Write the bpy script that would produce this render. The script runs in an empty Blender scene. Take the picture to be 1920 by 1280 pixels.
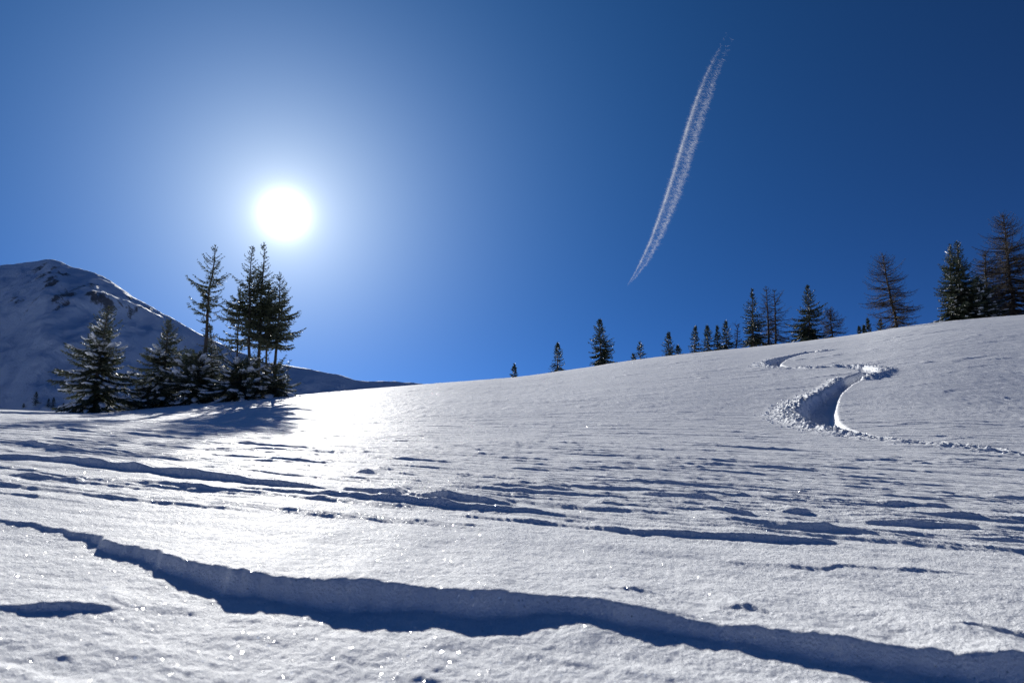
import bpy, math, random
import numpy as np
from mathutils import Vector

# ------------------------------------------------------------------ camera, sky, sun, exposure
CAM_H = 0.50                       # a low tripod in the snow
PITCH = math.radians(10.0)
FOC = 1280.0                       # 24 mm lens on a 36 mm sensor, in 1920-pixel units

scene = bpy.context.scene
col = scene.collection

def ray(px, py):
    """direction of the photograph's pixel (1920 x 1280), scaled so that y = 1"""
    u = (np.asarray(px, float) - 960.0) / FOC
    v = (640.0 - np.asarray(py, float)) / FOC
    dx = u
    dy = math.cos(PITCH) - v * math.sin(PITCH)
    dz = math.sin(PITCH) + v * math.cos(PITCH)
    return dx / dy, dz / dy

cam_data = bpy.data.cameras.new("camera")
cam_data.lens = 24.0
cam_data.sensor_width = 36.0
cam_data.sensor_fit = 'HORIZONTAL'
cam_data.clip_start = 0.02
cam_data.clip_end = 80000.0
cam_data.dof.use_dof = True
cam_data.dof.focus_distance = 12.0
cam_data.dof.aperture_fstop = 4.0
cam = bpy.data.objects.new("camera", cam_data)
cam.location = (0, 0, CAM_H)
cam.rotation_euler = (math.pi / 2 + PITCH, 0, 0)
col.objects.link(cam)
scene.camera = cam

sx, sz = ray(533, 402)
SUN = Vector((float(sx), 1.0, float(sz))).normalized()
SUN_EL = math.asin(SUN.z)
SUN_AZ = math.atan2(SUN.x, SUN.y)          # clockwise from +Y

world = bpy.data.worlds.new("World")
scene.world = world
world.use_nodes = True
wn, wl = world.node_tree.nodes, world.node_tree.links
wn.clear()
w_out = wn.new("ShaderNodeOutputWorld")
w_bg = wn.new("ShaderNodeBackground")
w_sky = wn.new("ShaderNodeTexSky")
w_sky.sky_type = 'NISHITA'
w_sky.sun_disc = False
w_sky.sun_elevation = SUN_EL
w_sky.sun_rotation = SUN_AZ
w_sky.altitude = 4000.0             # thin, dry, dust-free winter air
w_sky.air_density = 0.5
w_sky.dust_density = 0.0
w_sky.ozone_density = 10.0
w_bg.inputs[1].default_value = 0.052
wl.new(w_sky.outputs[0], w_bg.inputs[0])
# the sun's own disc with the bright aureole of forward-scattered light round it
w_tc = wn.new("ShaderNodeTexCoord")
w_dot = wn.new("ShaderNodeVectorMath"); w_dot.operation = 'DOT_PRODUCT'
w_dot.inputs[1].default_value = SUN
wl.new(w_tc.outputs["Generated"], w_dot.inputs[0])
w_ac = wn.new("ShaderNodeMath"); w_ac.operation = 'ARCCOSINE'; w_ac.use_clamp = False
w_cl = wn.new("ShaderNodeMath"); w_cl.operation = 'MINIMUM'; w_cl.inputs[1].default_value = 0.9999999
wl.new(w_dot.outputs["Value"], w_cl.inputs[0]); wl.new(w_cl.outputs[0], w_ac.inputs[0])

def lobe(amp, width_deg):
    m = wn.new("ShaderNodeMath"); m.operation = 'MULTIPLY'; m.inputs[1].default_value = -1.0 / math.radians(width_deg)
    wl.new(w_ac.outputs[0], m.inputs[0])
    e = wn.new("ShaderNodeMath"); e.operation = 'EXPONENT'; wl.new(m.outputs[0], e.inputs[0])
    s = wn.new("ShaderNodeMath"); s.operation = 'MULTIPLY'; s.inputs[1].default_value = amp
    wl.new(e.outputs[0], s.inputs[0])
    return s.outputs[0]

def wadd(a, b):
    m = wn.new("ShaderNodeMath"); m.operation = 'ADD'
    wl.new(a, m.inputs[0]); wl.new(b, m.inputs[1]); return m.outputs[0]

def glow(color, strength):
    b = wn.new("ShaderNodeBackground"); b.inputs[0].default_value = (*color, 1); wl.new(strength, b.inputs[1]); return b.outputs[0]

last = w_bg.outputs[0]
for g in (glow((1.0, 0.99, 0.97), wadd(lobe(5.5, 0.58), lobe(0.4, 1.3))), glow((1.0, 0.90, 0.45), lobe(0.60, 6.6)), glow((0.0, 0.20, 0.60), lobe(0.78, 17.0))):
    a_ = wn.new("ShaderNodeAddShader"); wl.new(last, a_.inputs[0]); wl.new(g, a_.inputs[1]); last = a_.outputs[0]
wl.new(last, w_out.inputs[0])

sun_data = bpy.data.lights.new("sun", 'SUN')
sun_data.energy = 5.0
sun_data.angle = math.radians(0.53)
sun_data.color = (1.0, 0.965, 0.90)
sun = bpy.data.objects.new("sun", sun_data)
sun.rotation_euler = (-SUN).to_track_quat('-Z', 'Y').to_euler()
sun.location = (0, 0, 60)
col.objects.link(sun)

vs = scene.view_settings
vs.view_transform = 'Standard'
vs.look = 'None'
vs.exposure = 0.48
vs.gamma = 1.0
vs.use_curve_mapping = False
scene.cycles.use_denoising = True
scene.cycles.denoiser = 'OPENIMAGEDENOISE'
scene.cycles.denoising_input_passes = 'RGB_ALBEDO_NORMAL'
scene.cycles.denoising_prefilter = 'NONE'    # keeps the snow's fine grain
scene.cycles.max_bounces = 8
scene.cycles.transparent_max_bounces = 24
scene.cycles.sample_clamp_indirect = 1.2

# ------------------------------------------------------------------ helpers
def perlin(x, y, seed=0):
    x = np.asarray(x, float); y = np.asarray(y, float)
    xi = np.floor(x).astype(np.int64); yi = np.floor(y).astype(np.int64)
    xf = x - xi; yf = y - yi
    def g(ix, iy, fx, fy):
        h = (ix * 374761393 + iy * 668265263 + seed * 974634779) & 0x7fffffff
        h = ((h ^ (h >> 13)) * 1274126177) & 0x7fffffff
        h = h ^ (h >> 16)
        a = (h & 1023) * (2 * math.pi / 1024.0)
        return np.cos(a) * fx + np.sin(a) * fy
    u = xf * xf * xf * (xf * (xf * 6 - 15) + 10)
    v = yf * yf * yf * (yf * (yf * 6 - 15) + 10)
    a = g(xi, yi, xf, yf); b = g(xi + 1, yi, xf - 1, yf)
    c = g(xi, yi + 1, xf, yf - 1); d = g(xi + 1, yi + 1, xf - 1, yf - 1)
    return (a + u * (b - a) + v * ((c + u * (d - c)) - (a + u * (b - a)))) * 1.4

def fbm(x, y, octs=4, seed=0, gain=0.5):
    s = 0; amp = 1.0
    for k in range(octs):
        s = s + amp * perlin(x * 2 ** k, y * 2 ** k, seed + k * 17)
        amp *= gain
    return s

def sstep(e0, e1, x):
    t = np.clip((x - e0) / (e1 - e0), 0, 1)
    return t * t * (3 - 2 * t)

def np_mesh(name, V, tris=None, quads=None, smooth=True):
    V = np.ascontiguousarray(V, dtype=np.float32)
    tris = np.zeros((0, 3), np.int32) if tris is None or len(tris) == 0 else np.asarray(tris, np.int32)
    quads = np.zeros((0, 4), np.int32) if quads is None or len(quads) == 0 else np.asarray(quads, np.int32)
    me = bpy.data.meshes.new(name)
    me.vertices.add(len(V)); me.vertices.foreach_set("co", V.ravel())
    nl = tris.size + quads.size; npoly = len(tris) + len(quads)
    me.loops.add(nl)
    me.loops.foreach_set("vertex_index", np.concatenate([tris.ravel(), quads.ravel()]))
    me.polygons.add(npoly)
    start = np.concatenate([np.arange(len(tris)) * 3, tris.size + np.arange(len(quads)) * 4]).astype(np.int32)
    me.polygons.foreach_set("loop_start", start)
    me.polygons.foreach_set("use_smooth", np.full(npoly, smooth, dtype=bool))
    me.update(calc_edges=True)
    return me

class MB:
    def __init__(self):
        self.v = []; self.t = []; self.q = []; self.n = 0
    def add(self, V, tris=None, quads=None):
        V = np.asarray(V, float).reshape(-1, 3)
        if tris is not None: self.t.append(np.asarray(tris, np.int64).reshape(-1, 3) + self.n)
        if quads is not None: self.q.append(np.asarray(quads, np.int64).reshape(-1, 4) + self.n)
        self.v.append(V); self.n += len(V)
    def tube(self, P, rad, sides=6):
        """tapered tube along the points P"""
        P = np.asarray(P, float); rad = np.asarray(rad, float)
        T = np.gradient(P, axis=0); T /= np.linalg.norm(T, axis=1)[:, None] + 1e-9
        ref = np.array([0.0, 0, 1]) if abs(T[0][2]) < 0.8 else np.array([1.0, 0, 0])
        A = np.cross(T, ref); A /= np.linalg.norm(A, axis=1)[:, None] + 1e-9
        B = np.cross(T, A)
        ang = np.arange(sides) * 2 * math.pi / sides
        ring = P[:, None] + rad[:, None, None] * (np.cos(ang)[None, :, None] * A[:, None] + np.sin(ang)[None, :, None] * B[:, None])
        n = len(P); i = np.arange(n - 1)[:, None] * sides; j = np.arange(sides)[None]; jn = (j + 1) % sides
        q = np.stack([i + j, i + jn, i + sides + jn, i + sides + j], -1).reshape(-1, 4)
        self.add(ring.reshape(-1, 3), quads=q)
    def sticks(self, P0, P1, r0, r1):
        """many straight tapered three-sided sticks at once"""
        P0 = np.asarray(P0, float); P1 = np.asarray(P1, float); n = len(P0)
        T = P1 - P0; T /= np.linalg.norm(T, axis=1)[:, None] + 1e-9
        A = np.cross(T, np.array([0.31, 0.87, 0.38])); A /= np.linalg.norm(A, axis=1)[:, None] + 1e-9
        B = np.cross(T, A); rows = []
        for P, r in ((P0, r0), (P1, r1)):
            for a in (0, 2.0944, 4.1888):
                rows.append(P + np.broadcast_to(r, (n,))[:, None] * (math.cos(a) * A + math.sin(a) * B))
        V = np.stack(rows, 1).reshape(-1, 3); b = (np.arange(n) * 6)[:, None, None]
        self.add(V, quads=(b + np.array([[0, 1, 4, 3], [1, 2, 5, 4], [2, 0, 3, 5]])[None]).reshape(-1, 4))
    def join(self, other):
        """take in another builder's faces; they get material slot 1"""
        self.split = (sum(len(a) for a in self.t), sum(len(a) for a in self.q))
        for a in other.t: self.t.append(a + self.n)
        for a in other.q: self.q.append(a + self.n)
        self.v += other.v; self.n += other.n
        return self
    def build(self, name, mat, parent=None, smooth=True, mat2=None):
        V = np.concatenate(self.v) if self.v else np.zeros((0, 3))
        me = np_mesh(name, V, np.concatenate(self.t) if self.t else None, np.concatenate(self.q) if self.q else None, smooth)
        me.materials.append(mat)
        o = bpy.data.objects.new(name, me); col.objects.link(o)
        if parent is not None: o.parent = parent
        if mat2 is not None:
            me.materials.append(mat2)
            nt = sum(len(a) for a in self.t); nq = sum(len(a) for a in self.q)
            idx = np.concatenate([np.arange(nt) >= self.split[0], np.arange(nq) >= self.split[1]]).astype(np.int32)
            me.polygons.foreach_set("material_index", idx)
        return o

def tag(o, label=None, cat=None, group=None, kind=None):
    if label: o["label"] = label
    if cat: o["category"] = cat
    if group: o["group"] = group
    if kind: o["kind"] = kind
    return o

def new_mat(name):
    m = bpy.data.materials.new(name); m.use_nodes = True
    m.node_tree.nodes.clear()
    return m, m.node_tree.nodes, m.node_tree.links

# ------------------------------------------------------------------ materials
def snow_material(name, glints=True, grain=1.0, color=(0.87, 0.895, 0.93)):
    m, N, L = new_mat(name)
    out = N.new("ShaderNodeOutputMaterial")
    tc = N.new("ShaderNodeTexCoord")
    P = N.new("ShaderNodeBsdfPrincipled")
    P.inputs["Base Color"].default_value = (*color, 1)
    P.inputs["Roughness"].default_value = 0.62
    P.inputs["IOR"].default_value = 1.31
    P.inputs["Specular IOR Level"].default_value = 0.03
    n1 = N.new("ShaderNodeTexNoise"); n1.inputs["Scale"].default_value = 120.0; n1.inputs["Detail"].default_value = 3.0
    n1.inputs["Roughness"].default_value = 0.65
    n2 = N.new("ShaderNodeTexNoise"); n2.inputs["Scale"].default_value = 26.0; n2.inputs["Detail"].default_value = 4.0
    for n in (n1, n2): L.new(tc.outputs["Object"], n.inputs["Vector"])
    b1 = N.new("ShaderNodeBump"); b1.inputs["Strength"].default_value = 0.9 * grain; b1.inputs["Distance"].default_value = 0.009
    b2 = N.new("ShaderNodeBump"); b2.inputs["Strength"].default_value = 0.45 * grain; b2.inputs["Distance"].default_value = 0.014
    L.new(n1.outputs["Fac"], b1.inputs["Height"]); L.new(n2.outputs["Fac"], b2.inputs["Height"])
    n3 = N.new("ShaderNodeTexNoise"); n3.inputs["Scale"].default_value = 5.5; n3.inputs["Detail"].default_value = 3.0
    L.new(tc.outputs["Object"], n3.inputs["Vector"])
    b3 = N.new("ShaderNodeBump"); b3.inputs["Strength"].default_value = 0.18 * grain; b3.inputs["Distance"].default_value = 0.035
    L.new(n3.outputs["Fac"], b3.inputs["Height"]); L.new(b3.outputs[0], b2.inputs["Normal"])
    L.new(b2.outputs[0], b1.inputs["Normal"])
    L.new(b1.outputs[0], P.inputs["Normal"])
    last = P.outputs[0]
    if glints:
        geo = N.new("ShaderNodeNewGeometry")
        for scale, rad, spread, rough, amt in ((260.0, 0.24, 1.5, 0.14, 0.030), (84.0, 0.18, 1.2, 0.11, 0.26), (34.0, 0.095, 1.1, 0.11, 0.60), (13.0, 0.065, 1.4, 0.10, 0.42)):
            vo = N.new("ShaderNodeTexVoronoi"); vo.feature = 'F1'; vo.inputs["Scale"].default_value = scale
            L.new(tc.outputs["Object"], vo.inputs["Vector"])
            sub = N.new("ShaderNodeVectorMath"); sub.operation = 'SUBTRACT'; sub.inputs[1].default_value = (0.5, 0.5, 0.5)
            L.new(vo.outputs["Color"], sub.inputs[0])
            sc = N.new("ShaderNodeVectorMath"); sc.operation = 'SCALE'; sc.inputs["Scale"].default_value = spread
            L.new(sub.outputs[0], sc.inputs[0])
            ad = N.new("ShaderNodeVectorMath"); ad.operation = 'ADD'
            L.new(geo.outputs["Normal"], ad.inputs[0]); L.new(sc.outputs[0], ad.inputs[1])
            no = N.new("ShaderNodeVectorMath"); no.operation = 'NORMALIZE'; L.new(ad.outputs[0], no.inputs[0])
            gl = N.new("ShaderNodeBsdfGlossy"); gl.inputs["Roughness"].default_value = rough
            gl.inputs["Color"].default_value = (1, 1, 1, 1)
            L.new(no.outputs[0], gl.inputs["Normal"])
            lt = N.new("ShaderNodeMath"); lt.operation = 'LESS_THAN'; lt.inputs[1].default_value = rad
            L.new(vo.outputs["Distance"], lt.inputs[0])
            am = N.new("ShaderNodeMath"); am.operation = 'MULTIPLY'; am.inputs[1].default_value = amt
            L.new(lt.outputs[0], am.inputs[0])
            mx = N.new("ShaderNodeMixShader")
            L.new(am.outputs[0], mx.inputs[0]); L.new(last, mx.inputs[1]); L.new(gl.outputs[0], mx.inputs[2])
            last = mx.outputs[0]
    L.new(last, out.inputs[0])
    return m

def foliage_material(name, c1, c2, trans=0.18):
    m, N, L = new_mat(name)
    out = N.new("ShaderNodeOutputMaterial"); tc = N.new("ShaderNodeTexCoord")
    nz = N.new("ShaderNodeTexNoise"); nz.inputs["Scale"].default_value = 2.2; nz.inputs["Detail"].default_value = 5
    L.new(tc.outputs["Object"], nz.inputs["Vector"])
    rp = N.new("ShaderNodeValToRGB")
    rp.color_ramp.elements[0].position = 0.35; rp.color_ramp.elements[0].color = (*c1, 1)
    rp.color_ramp.elements[1].position = 0.68; rp.color_ramp.elements[1].color = (*c2, 1)
    L.new(nz.outputs["Fac"], rp.inputs[0])
    P = N.new("ShaderNodeBsdfPrincipled"); P.inputs["Roughness"].default_value = 0.55
    L.new(rp.outputs[0], P.inputs["Base Color"])
    T = N.new("ShaderNodeBsdfTranslucent"); L.new(rp.outputs[0], T.inputs[0])
    mx = N.new("ShaderNodeMixShader"); mx.inputs[0].default_value = trans
    L.new(P.outputs[0], mx.inputs[1]); L.new(T.outputs[0], mx.inputs[2]); L.new(mx.outputs[0], out.inputs[0])
    return m

def bark_material(name, c1, c2):
    m, N, L = new_mat(name)
    out = N.new("ShaderNodeOutputMaterial"); tc = N.new("ShaderNodeTexCoord")
    mp = N.new("ShaderNodeMapping"); mp.inputs["Scale"].default_value = (14, 14, 2.5)
    L.new(tc.outputs["Object"], mp.inputs[0])
    nz = N.new("ShaderNodeTexNoise"); nz.inputs["Scale"].default_value = 2.0; nz.inputs["Detail"].default_value = 6
    L.new(mp.outputs[0], nz.inputs["Vector"])
    rp = N.new("ShaderNodeValToRGB")
    rp.color_ramp.elements[0].position = 0.3; rp.color_ramp.elements[0].color = (*c1, 1)
    rp.color_ramp.elements[1].position = 0.7; rp.color_ramp.elements[1].color = (*c2, 1)
    L.new(nz.outputs["Fac"], rp.inputs[0])
    bp = N.new("ShaderNodeBump"); bp.inputs["Strength"].default_value = 0.8; bp.inputs["Distance"].default_value = 0.02
    L.new(nz.outputs["Fac"], bp.inputs["Height"])
    P = N.new("ShaderNodeBsdfPrincipled"); P.inputs["Roughness"].default_value = 0.85
    L.new(rp.outputs[0], P.inputs["Base Color"]); L.new(bp.outputs[0], P.inputs["Normal"]); L.new(P.outputs[0], out.inputs[0])
    return m

def mountain_material():
    m, N, L = new_mat("mountain_snow_and_rock")
    out = N.new("ShaderNodeOutputMaterial"); tc = N.new("ShaderNodeTexCoord")
    at = N.new("ShaderNodeAttribute"); at.attribute_name = "rock"
    nz = N.new("ShaderNodeTexNoise"); nz.inputs["Scale"].default_value = 0.22; nz.inputs["Detail"].default_value = 6; nz.inputs["Roughness"].default_value = 0.8
    L.new(tc.outputs["Object"], nz.inputs["Vector"])
    ad = N.new("ShaderNodeMath"); ad.operation = 'ADD'
    L.new(at.outputs["Fac"], ad.inputs[0]); L.new(nz.outputs["Fac"], ad.inputs[1])
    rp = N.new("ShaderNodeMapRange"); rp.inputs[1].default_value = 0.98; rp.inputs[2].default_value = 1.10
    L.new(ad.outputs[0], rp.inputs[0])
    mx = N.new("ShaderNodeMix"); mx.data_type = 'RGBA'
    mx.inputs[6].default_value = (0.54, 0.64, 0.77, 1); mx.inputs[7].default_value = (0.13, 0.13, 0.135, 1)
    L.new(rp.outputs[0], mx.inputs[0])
    P = N.new("ShaderNodeBsdfPrincipled"); P.inputs["Roughness"].default_value = 0.7
    L.new(mx.outputs[2], P.inputs["Base Color"])
    n2 = N.new("ShaderNodeTexNoise"); n2.inputs["Scale"].default_value = 0.10; n2.inputs["Detail"].default_value = 7; n2.inputs["Roughness"].default_value = 0.65
    L.new(tc.outputs["Object"], n2.inputs["Vector"])
    bp = N.new("ShaderNodeBump"); bp.inputs["Strength"].default_value = 0.6; bp.inputs["Distance"].default_value = 5.0
    L.new(n2.outputs["Fac"], bp.inputs["Height"]); L.new(bp.outputs[0], P.inputs["Normal"])
    L.new(P.outputs[0], out.inputs[0])
    return m

M_SNOW = snow_material("wind_packed_snow")
M_LOOSE = snow_material("loose_churned_snow", glints=False, grain=1.3)
M_CLING = snow_material("snow_clinging_to_branches", glints=False, grain=0.8, color=(0.80, 0.83, 0.87))
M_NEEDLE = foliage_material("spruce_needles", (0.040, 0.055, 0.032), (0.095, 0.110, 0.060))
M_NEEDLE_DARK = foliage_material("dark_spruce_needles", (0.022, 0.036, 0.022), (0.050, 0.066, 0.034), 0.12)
M_BARK = bark_material("spruce_bark", (0.050, 0.040, 0.034), (0.130, 0.105, 0.090))
M_LARCH = bark_material("larch_bark_and_twigs", (0.024, 0.018, 0.015), (0.056, 0.040, 0.029))
M_MOUNT = mountain_material()

# ------------------------------------------------------------------ the shape of the snowfield
PA, PB = -0.0484, 0.053            # the near field's tilt
sky_px = np.array([-500, -200, 0, 100, 180, 250, 330, 430, 550, 700, 800, 960, 1060, 1180, 1300, 1400, 1500, 1600, 1683, 1750, 1820, 1920, 2100, 2500.])
sky_py = np.array([772, 768, 768, 772, 774, 768, 760, 752, 742, 728, 720, 708, 695, 676, 661, 652, 641, 628, 614, 605, 598, 590, 577, 560.])
c_phi, c_e = ray(sky_px, sky_py)
YC_px = np.array([-500, 0, 250, 560, 800, 960, 1200, 1500, 1750, 1920, 2500.])
YC_v = np.array([46, 46, 46, 50, 70, 80, 86, 90, 92, 92, 92.])
YT_v = np.array([22, 22, 22, 16, 9, 7, 6, 5.5, 5, 5, 5.])
ph_tab = np.linspace(-1.8, 1.8, 361)
def smooth_tab(t, k=6):
    w = np.hanning(2 * k + 1); w /= w.sum()
    return np.convolve(np.pad(t, k, mode='edge'), w, mode='valid')
yc_phi, _ = ray(YC_px, np.interp(YC_px, sky_px, sky_py))
e_tab = smooth_tab(np.interp(ph_tab, c_phi, c_e), 3)
yc_tab = smooth_tab(np.interp(ph_tab, yc_phi, YC_v), 10)
yt_tab = smooth_tab(np.interp(ph_tab, yc_phi, YT_v), 10)

def q_rise(u):
    """a concave run-out, an even slope, a rounded top"""
    a, b, c = 0.24, 0.62, 1.35
    u = np.clip(u, 0, c)
    r = np.where(u < a, u * u / (2 * a), np.where(u < b, u - a / 2, b - a / 2 + (u - b) - (u - b) ** 2 / (2 * (c - b))))
    return r
def q_drop(u):
    d = np.maximum(u - 0.92, 0)
    return np.where(d < 0.6, 9.0 * d * d, 9.0 * 0.36 + 10.8 * (d - 0.6))

Ys = np.linspace(4, 110, 700)[None]
def max_e(K):
    u = (Ys - yt_tab[:, None]) / (yc_tab - yt_tab)[:, None]
    z = PA * ph_tab[:, None] * Ys + PB * Ys + K[:, None] * q_rise(u) - q_drop(u)
    return ((z - CAM_H) / Ys).max(1)
lo = np.full(361, -20.0); hi = np.full(361, 40.0)
for _ in range(40):
    mid = (lo + hi) / 2; big = max_e(mid) > e_tab
    hi = np.where(big, mid, hi); lo = np.where(big, lo, mid)
K_tab = smooth_tab((lo + hi) / 2, 2)

def macro(X, Y):
    X = np.asarray(X, float); Y = np.asarray(Y, float)
    Yp = np.maximum(Y, 0.5)
    ph = np.clip(X / Yp, -1.75, 1.75)
    K = np.interp(ph, ph_tab, K_tab); yc = np.interp(ph, ph_tab, yc_tab); yt = np.interp(ph, ph_tab, yt_tab)
    u = np.where(Y > 1, (Y - yt) / (yc - yt), 0)
    Xc = np.sign(X) * np.minimum(np.abs(X), 150 + 0 * X)
    z = PA * Xc + PB * np.clip(Y, -80, 150) + K * q_rise(u) - q_drop(u)
    return np.maximum(z, -45 + 0.02 * np.minimum(z, 0))

def cast(px, py, fn, y0, y1, n=4000):
    """first point where the pixel's ray meets the surface fn"""
    p, e = ray(px, py)
    yy = np.geomspace(y0, y1, n)
    below = CAM_H + e * yy < fn(p * yy, yy)
    k = int(np.argmax(below)) if below.any() else n - 1
    return np.array([p * yy[k], yy[k], float(fn(p * yy[k], yy[k]))])

# wind-cut lips (sastrugi): lines of the photograph's foreground laid on the near field
def plane_hit(px, py, d):
    p, e = ray(px, py)
    Y = (d - CAM_H) / (e - PA * p - PB)
    return p * Y, Y
LIPS = [  # (points, heights in metres)
    ([(-260, 935), (0, 970), (120, 988), (172, 999), (200, 1006), (300, 1030), (440, 1058), (600, 1075), (760, 1090), (900, 1103), (1100, 1118), (1250, 1140), (1400, 1163), (1550, 1182), (1700, 1200), (1800, 1207), (1920, 1213), (2200, 1235)],
     [.015, .013, .014, .018, .034, .044, .068, .072, .066, .058, .050, .052, .050, .052, .055, .058, .060, .06]),
    ([(-80, 1121), (0, 1124), (45, 1126), (60, 1128), (130, 1128), (185, 1126), (235, 1126)], [.006, .010, .016, .024, .026, .020, .0]),
    ([(-140, 838), (0, 851), (90, 853), (200, 866), (320, 877), (450, 890), (560, 900), (634, 907)], [.05, .056, .06, .06, .056, .054, .046, .03]),
    ([(636, 909), (648, 911), (690, 914), (740, 918), (758, 921)], [.0, .038, .042, .034, .01]),
    ([(752, 920), (800, 925), (860, 932), (910, 938), (950, 942), (975, 945)], [.012, .036, .046, .042, .028, .0]),
    ([(-60, 820), (0, 825), (60, 830), (110, 838), (200, 845), (225, 847), (300, 853)], [.025, .036, .04, .045, .04, .016, .0]),
    ([(392, 849), (440, 853), (497, 856)], [.01, .03, .02]), ([(498, 858), (560, 861), (614, 866)], [.02, .038, .02]),
    ([(663, 880), (690, 881), (714, 885)], [.01, .045, .01]), ([(722, 880), (760, 885), (790, 888)], [.0, .024, .0]),
    ([(806, 885), (870, 889), (960, 896), (1005, 899)], [.0, .022, .022, .0]),
    ([(895, 904), (960, 909), (1020, 913), (1076, 917)], [.0, .03, .045, .02]),
    ([(810, 954), (900, 962), (1000, 970), (1100, 978), (1200, 988), (1330, 996), (1450, 1003), (1577, 1010)], [.006, .02, .022, .02, .024, .03, .034, .02]),
    ([(1055, 939), (1150, 945), (1248, 952)], [.0, .022, .01]), ([(1160, 920), (1250, 929), (1348, 936)], [.004, .036, .02]),
    ([(1310, 950), (1360, 954), (1414, 959)], [.0, .036, .015]), ([(1455, 955), (1490, 957), (1522, 959)], [.0, .04, .03]),
    ([(1400, 929), (1520, 938), (1640, 944), (1785, 950)], [.0, .022, .03, .03]),
    ([(1600, 972), (1700, 979), (1780, 985), (1846, 990)], [.005, .038, .042, .02]),
    ([(365, 924), (450, 934), (585, 947)], [.0, .010, .0]), ([(630, 961), (700, 968), (760, 975), (900, 985), (1065, 1003)], [.0, .012, .010, .010, .0]),
    ([(1000, 955), (1180, 966), (1400, 985), (1600, 997), (1920, 1013), (2000, 1018)], [.0, .012, .016, .014, .016, .016]),
    ([(1560, 1000), (1700, 1012), (1920, 1033), (2050, 1046)], [.0, .016, .02, .02]),
    ([(1300, 1048), (1450, 1058), (1540, 1067), (1575, 1057), (1700, 1066), (1880, 1076)], [.0, .009, .007, .008, .009, .0]),
    ([(-20, 875), (40, 879), (125, 885)], [.016, .018, .0]), ([(1640, 957), (1800, 965), (1920, 973), (2000, 980)], [.0, .03, .034, .03]),
    ([(1100, 1112), (1180, 1117), (1260, 1124)], [.0, .012, .0]), ([(1330, 1146), (1400, 1147), (1485, 1170)], [.0, .016, .0]),
    ([(1740, 1193), (1830, 1190), (1920, 1205), (2100, 1222)], [.0, .010, .016, .01]),
    ([(250, 853), (360, 858), (470, 868)], [.0, .02, .0]), ([(100, 800), (210, 808), (330, 818), (450, 824)], [.0, .03, .04, .0]),
    ([(0, 795), (120, 803), (230, 812)], [.03, .04, .0]), ([(850, 835), (960, 842), (1080, 850)], [.0, .03, .0]),
]
lip_list = []
for pts, hs in LIPS:
    X, Y = [], []
    for (px, py), d in zip(pts, hs):
        a, b = plane_hit(px, py, d if len(lip_list) == 0 else 0.8 * max(hs)); X.append(float(a)); Y.append(float(b))
    o = np.argsort(X); lip_list.append((np.array(X)[o], np.array(Y)[o], np.array(hs)[o], 10.0))
rng = np.random.default_rng(11)
for k in range(1000):               # many smaller ones farther out, all cut by the same wind
    Y0 = 4.2 * (32 / 4.2) ** rng.random(); X0 = (rng.random() * 2 - 1) * 0.95 * Y0
    if X0 < 0.4 and 4.6 < Y0 < 8.2 and rng.random() < 0.75: continue
    ln = (0.6 + 3.6 * rng.random() ** 2) * (0.5 + Y0 / 16); d = (0.007 + 0.020 * rng.random() ** 2.4) * (0.55 + min(Y0, 16) / 22)
    sl = -0.28 + 0.10 * (rng.random() - .5)
    if k % 3 == 0: ln *= 2.2; d *= 0.7
    low = min(max((X0 / Y0 - 0.05) / 0.5, 0), 1) * min(max((Y0 - 5) / 6, 0), 1); d *= 1 - 0.62 * low; ln *= 1 + 0.5 * low
    xs = np.linspace(-.5, .5, 7); hs = d * np.array([0, .6, 1, .9, .8, .9, 0]) * (0.6 + .6 * rng.random(7))
    lip_list.append((X0 + xs * ln, Y0 + xs * ln * sl + 0.015 * ln * np.cumsum(rng.random(7) - .5), hs, 16.0))
for k in range(270):               # long shallow wind streaks over the near field
    Y0 = 3.6 * (15 / 3.6) ** rng.random(); X0 = (rng.random() * 2 - 1) * 0.9 * Y0
    if X0 < 0.4 and 4.4 < Y0 < 8.2 and rng.random() < 0.75: continue
    ln = (0.7 + 2.6 * rng.random()) * (0.6 + Y0 / 14); d = (0.006 + 0.010 * rng.random() ** 1.5) * (0.6 + Y0 / 16)
    xs = np.linspace(-.5, .5, 7); hs = d * np.array([0, .6, .8, 1, 1, .9, 0]) * (0.6 + .6 * rng.random(7))
    sl = -0.30 + 0.07 * (rng.random() - .5)
    lip_list.append((X0 + xs * ln, Y0 + xs * ln * sl + 0.012 * ln * np.cumsum(rng.random(7) - .5), hs, 20.0))
for k in range(1100):               # short ledges on the hill face
    ph = -0.35 + 1.25 * rng.random(); yt = np.interp(ph, ph_tab, yt_tab); yc = np.interp(ph, ph_tab, yc_tab)
    Y0 = yt + (yc - yt) * (0.02 + 0.95 * rng.random()); X0 = ph * Y0
    ln = 0.7 + 5.0 * rng.random() ** 2; d = (0.012 + 0.042 * rng.random() ** 2.5) * min(max(Y0 / 42, 0.16), 1)
    sl = 0.35 + 0.35 * (rng.random() - .5)
    xs = np.linspace(-.5, .5, 7); hs = d * np.array([0, .7, 1, .8, .9, .6, 0]) * (0.5 + .8 * rng.random(7))
    lip_list.append((X0 + xs * ln, Y0 + xs * ln * sl + 0.05 * ln * np.cumsum(rng.random(7) - .5), hs, 14.0))

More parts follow.
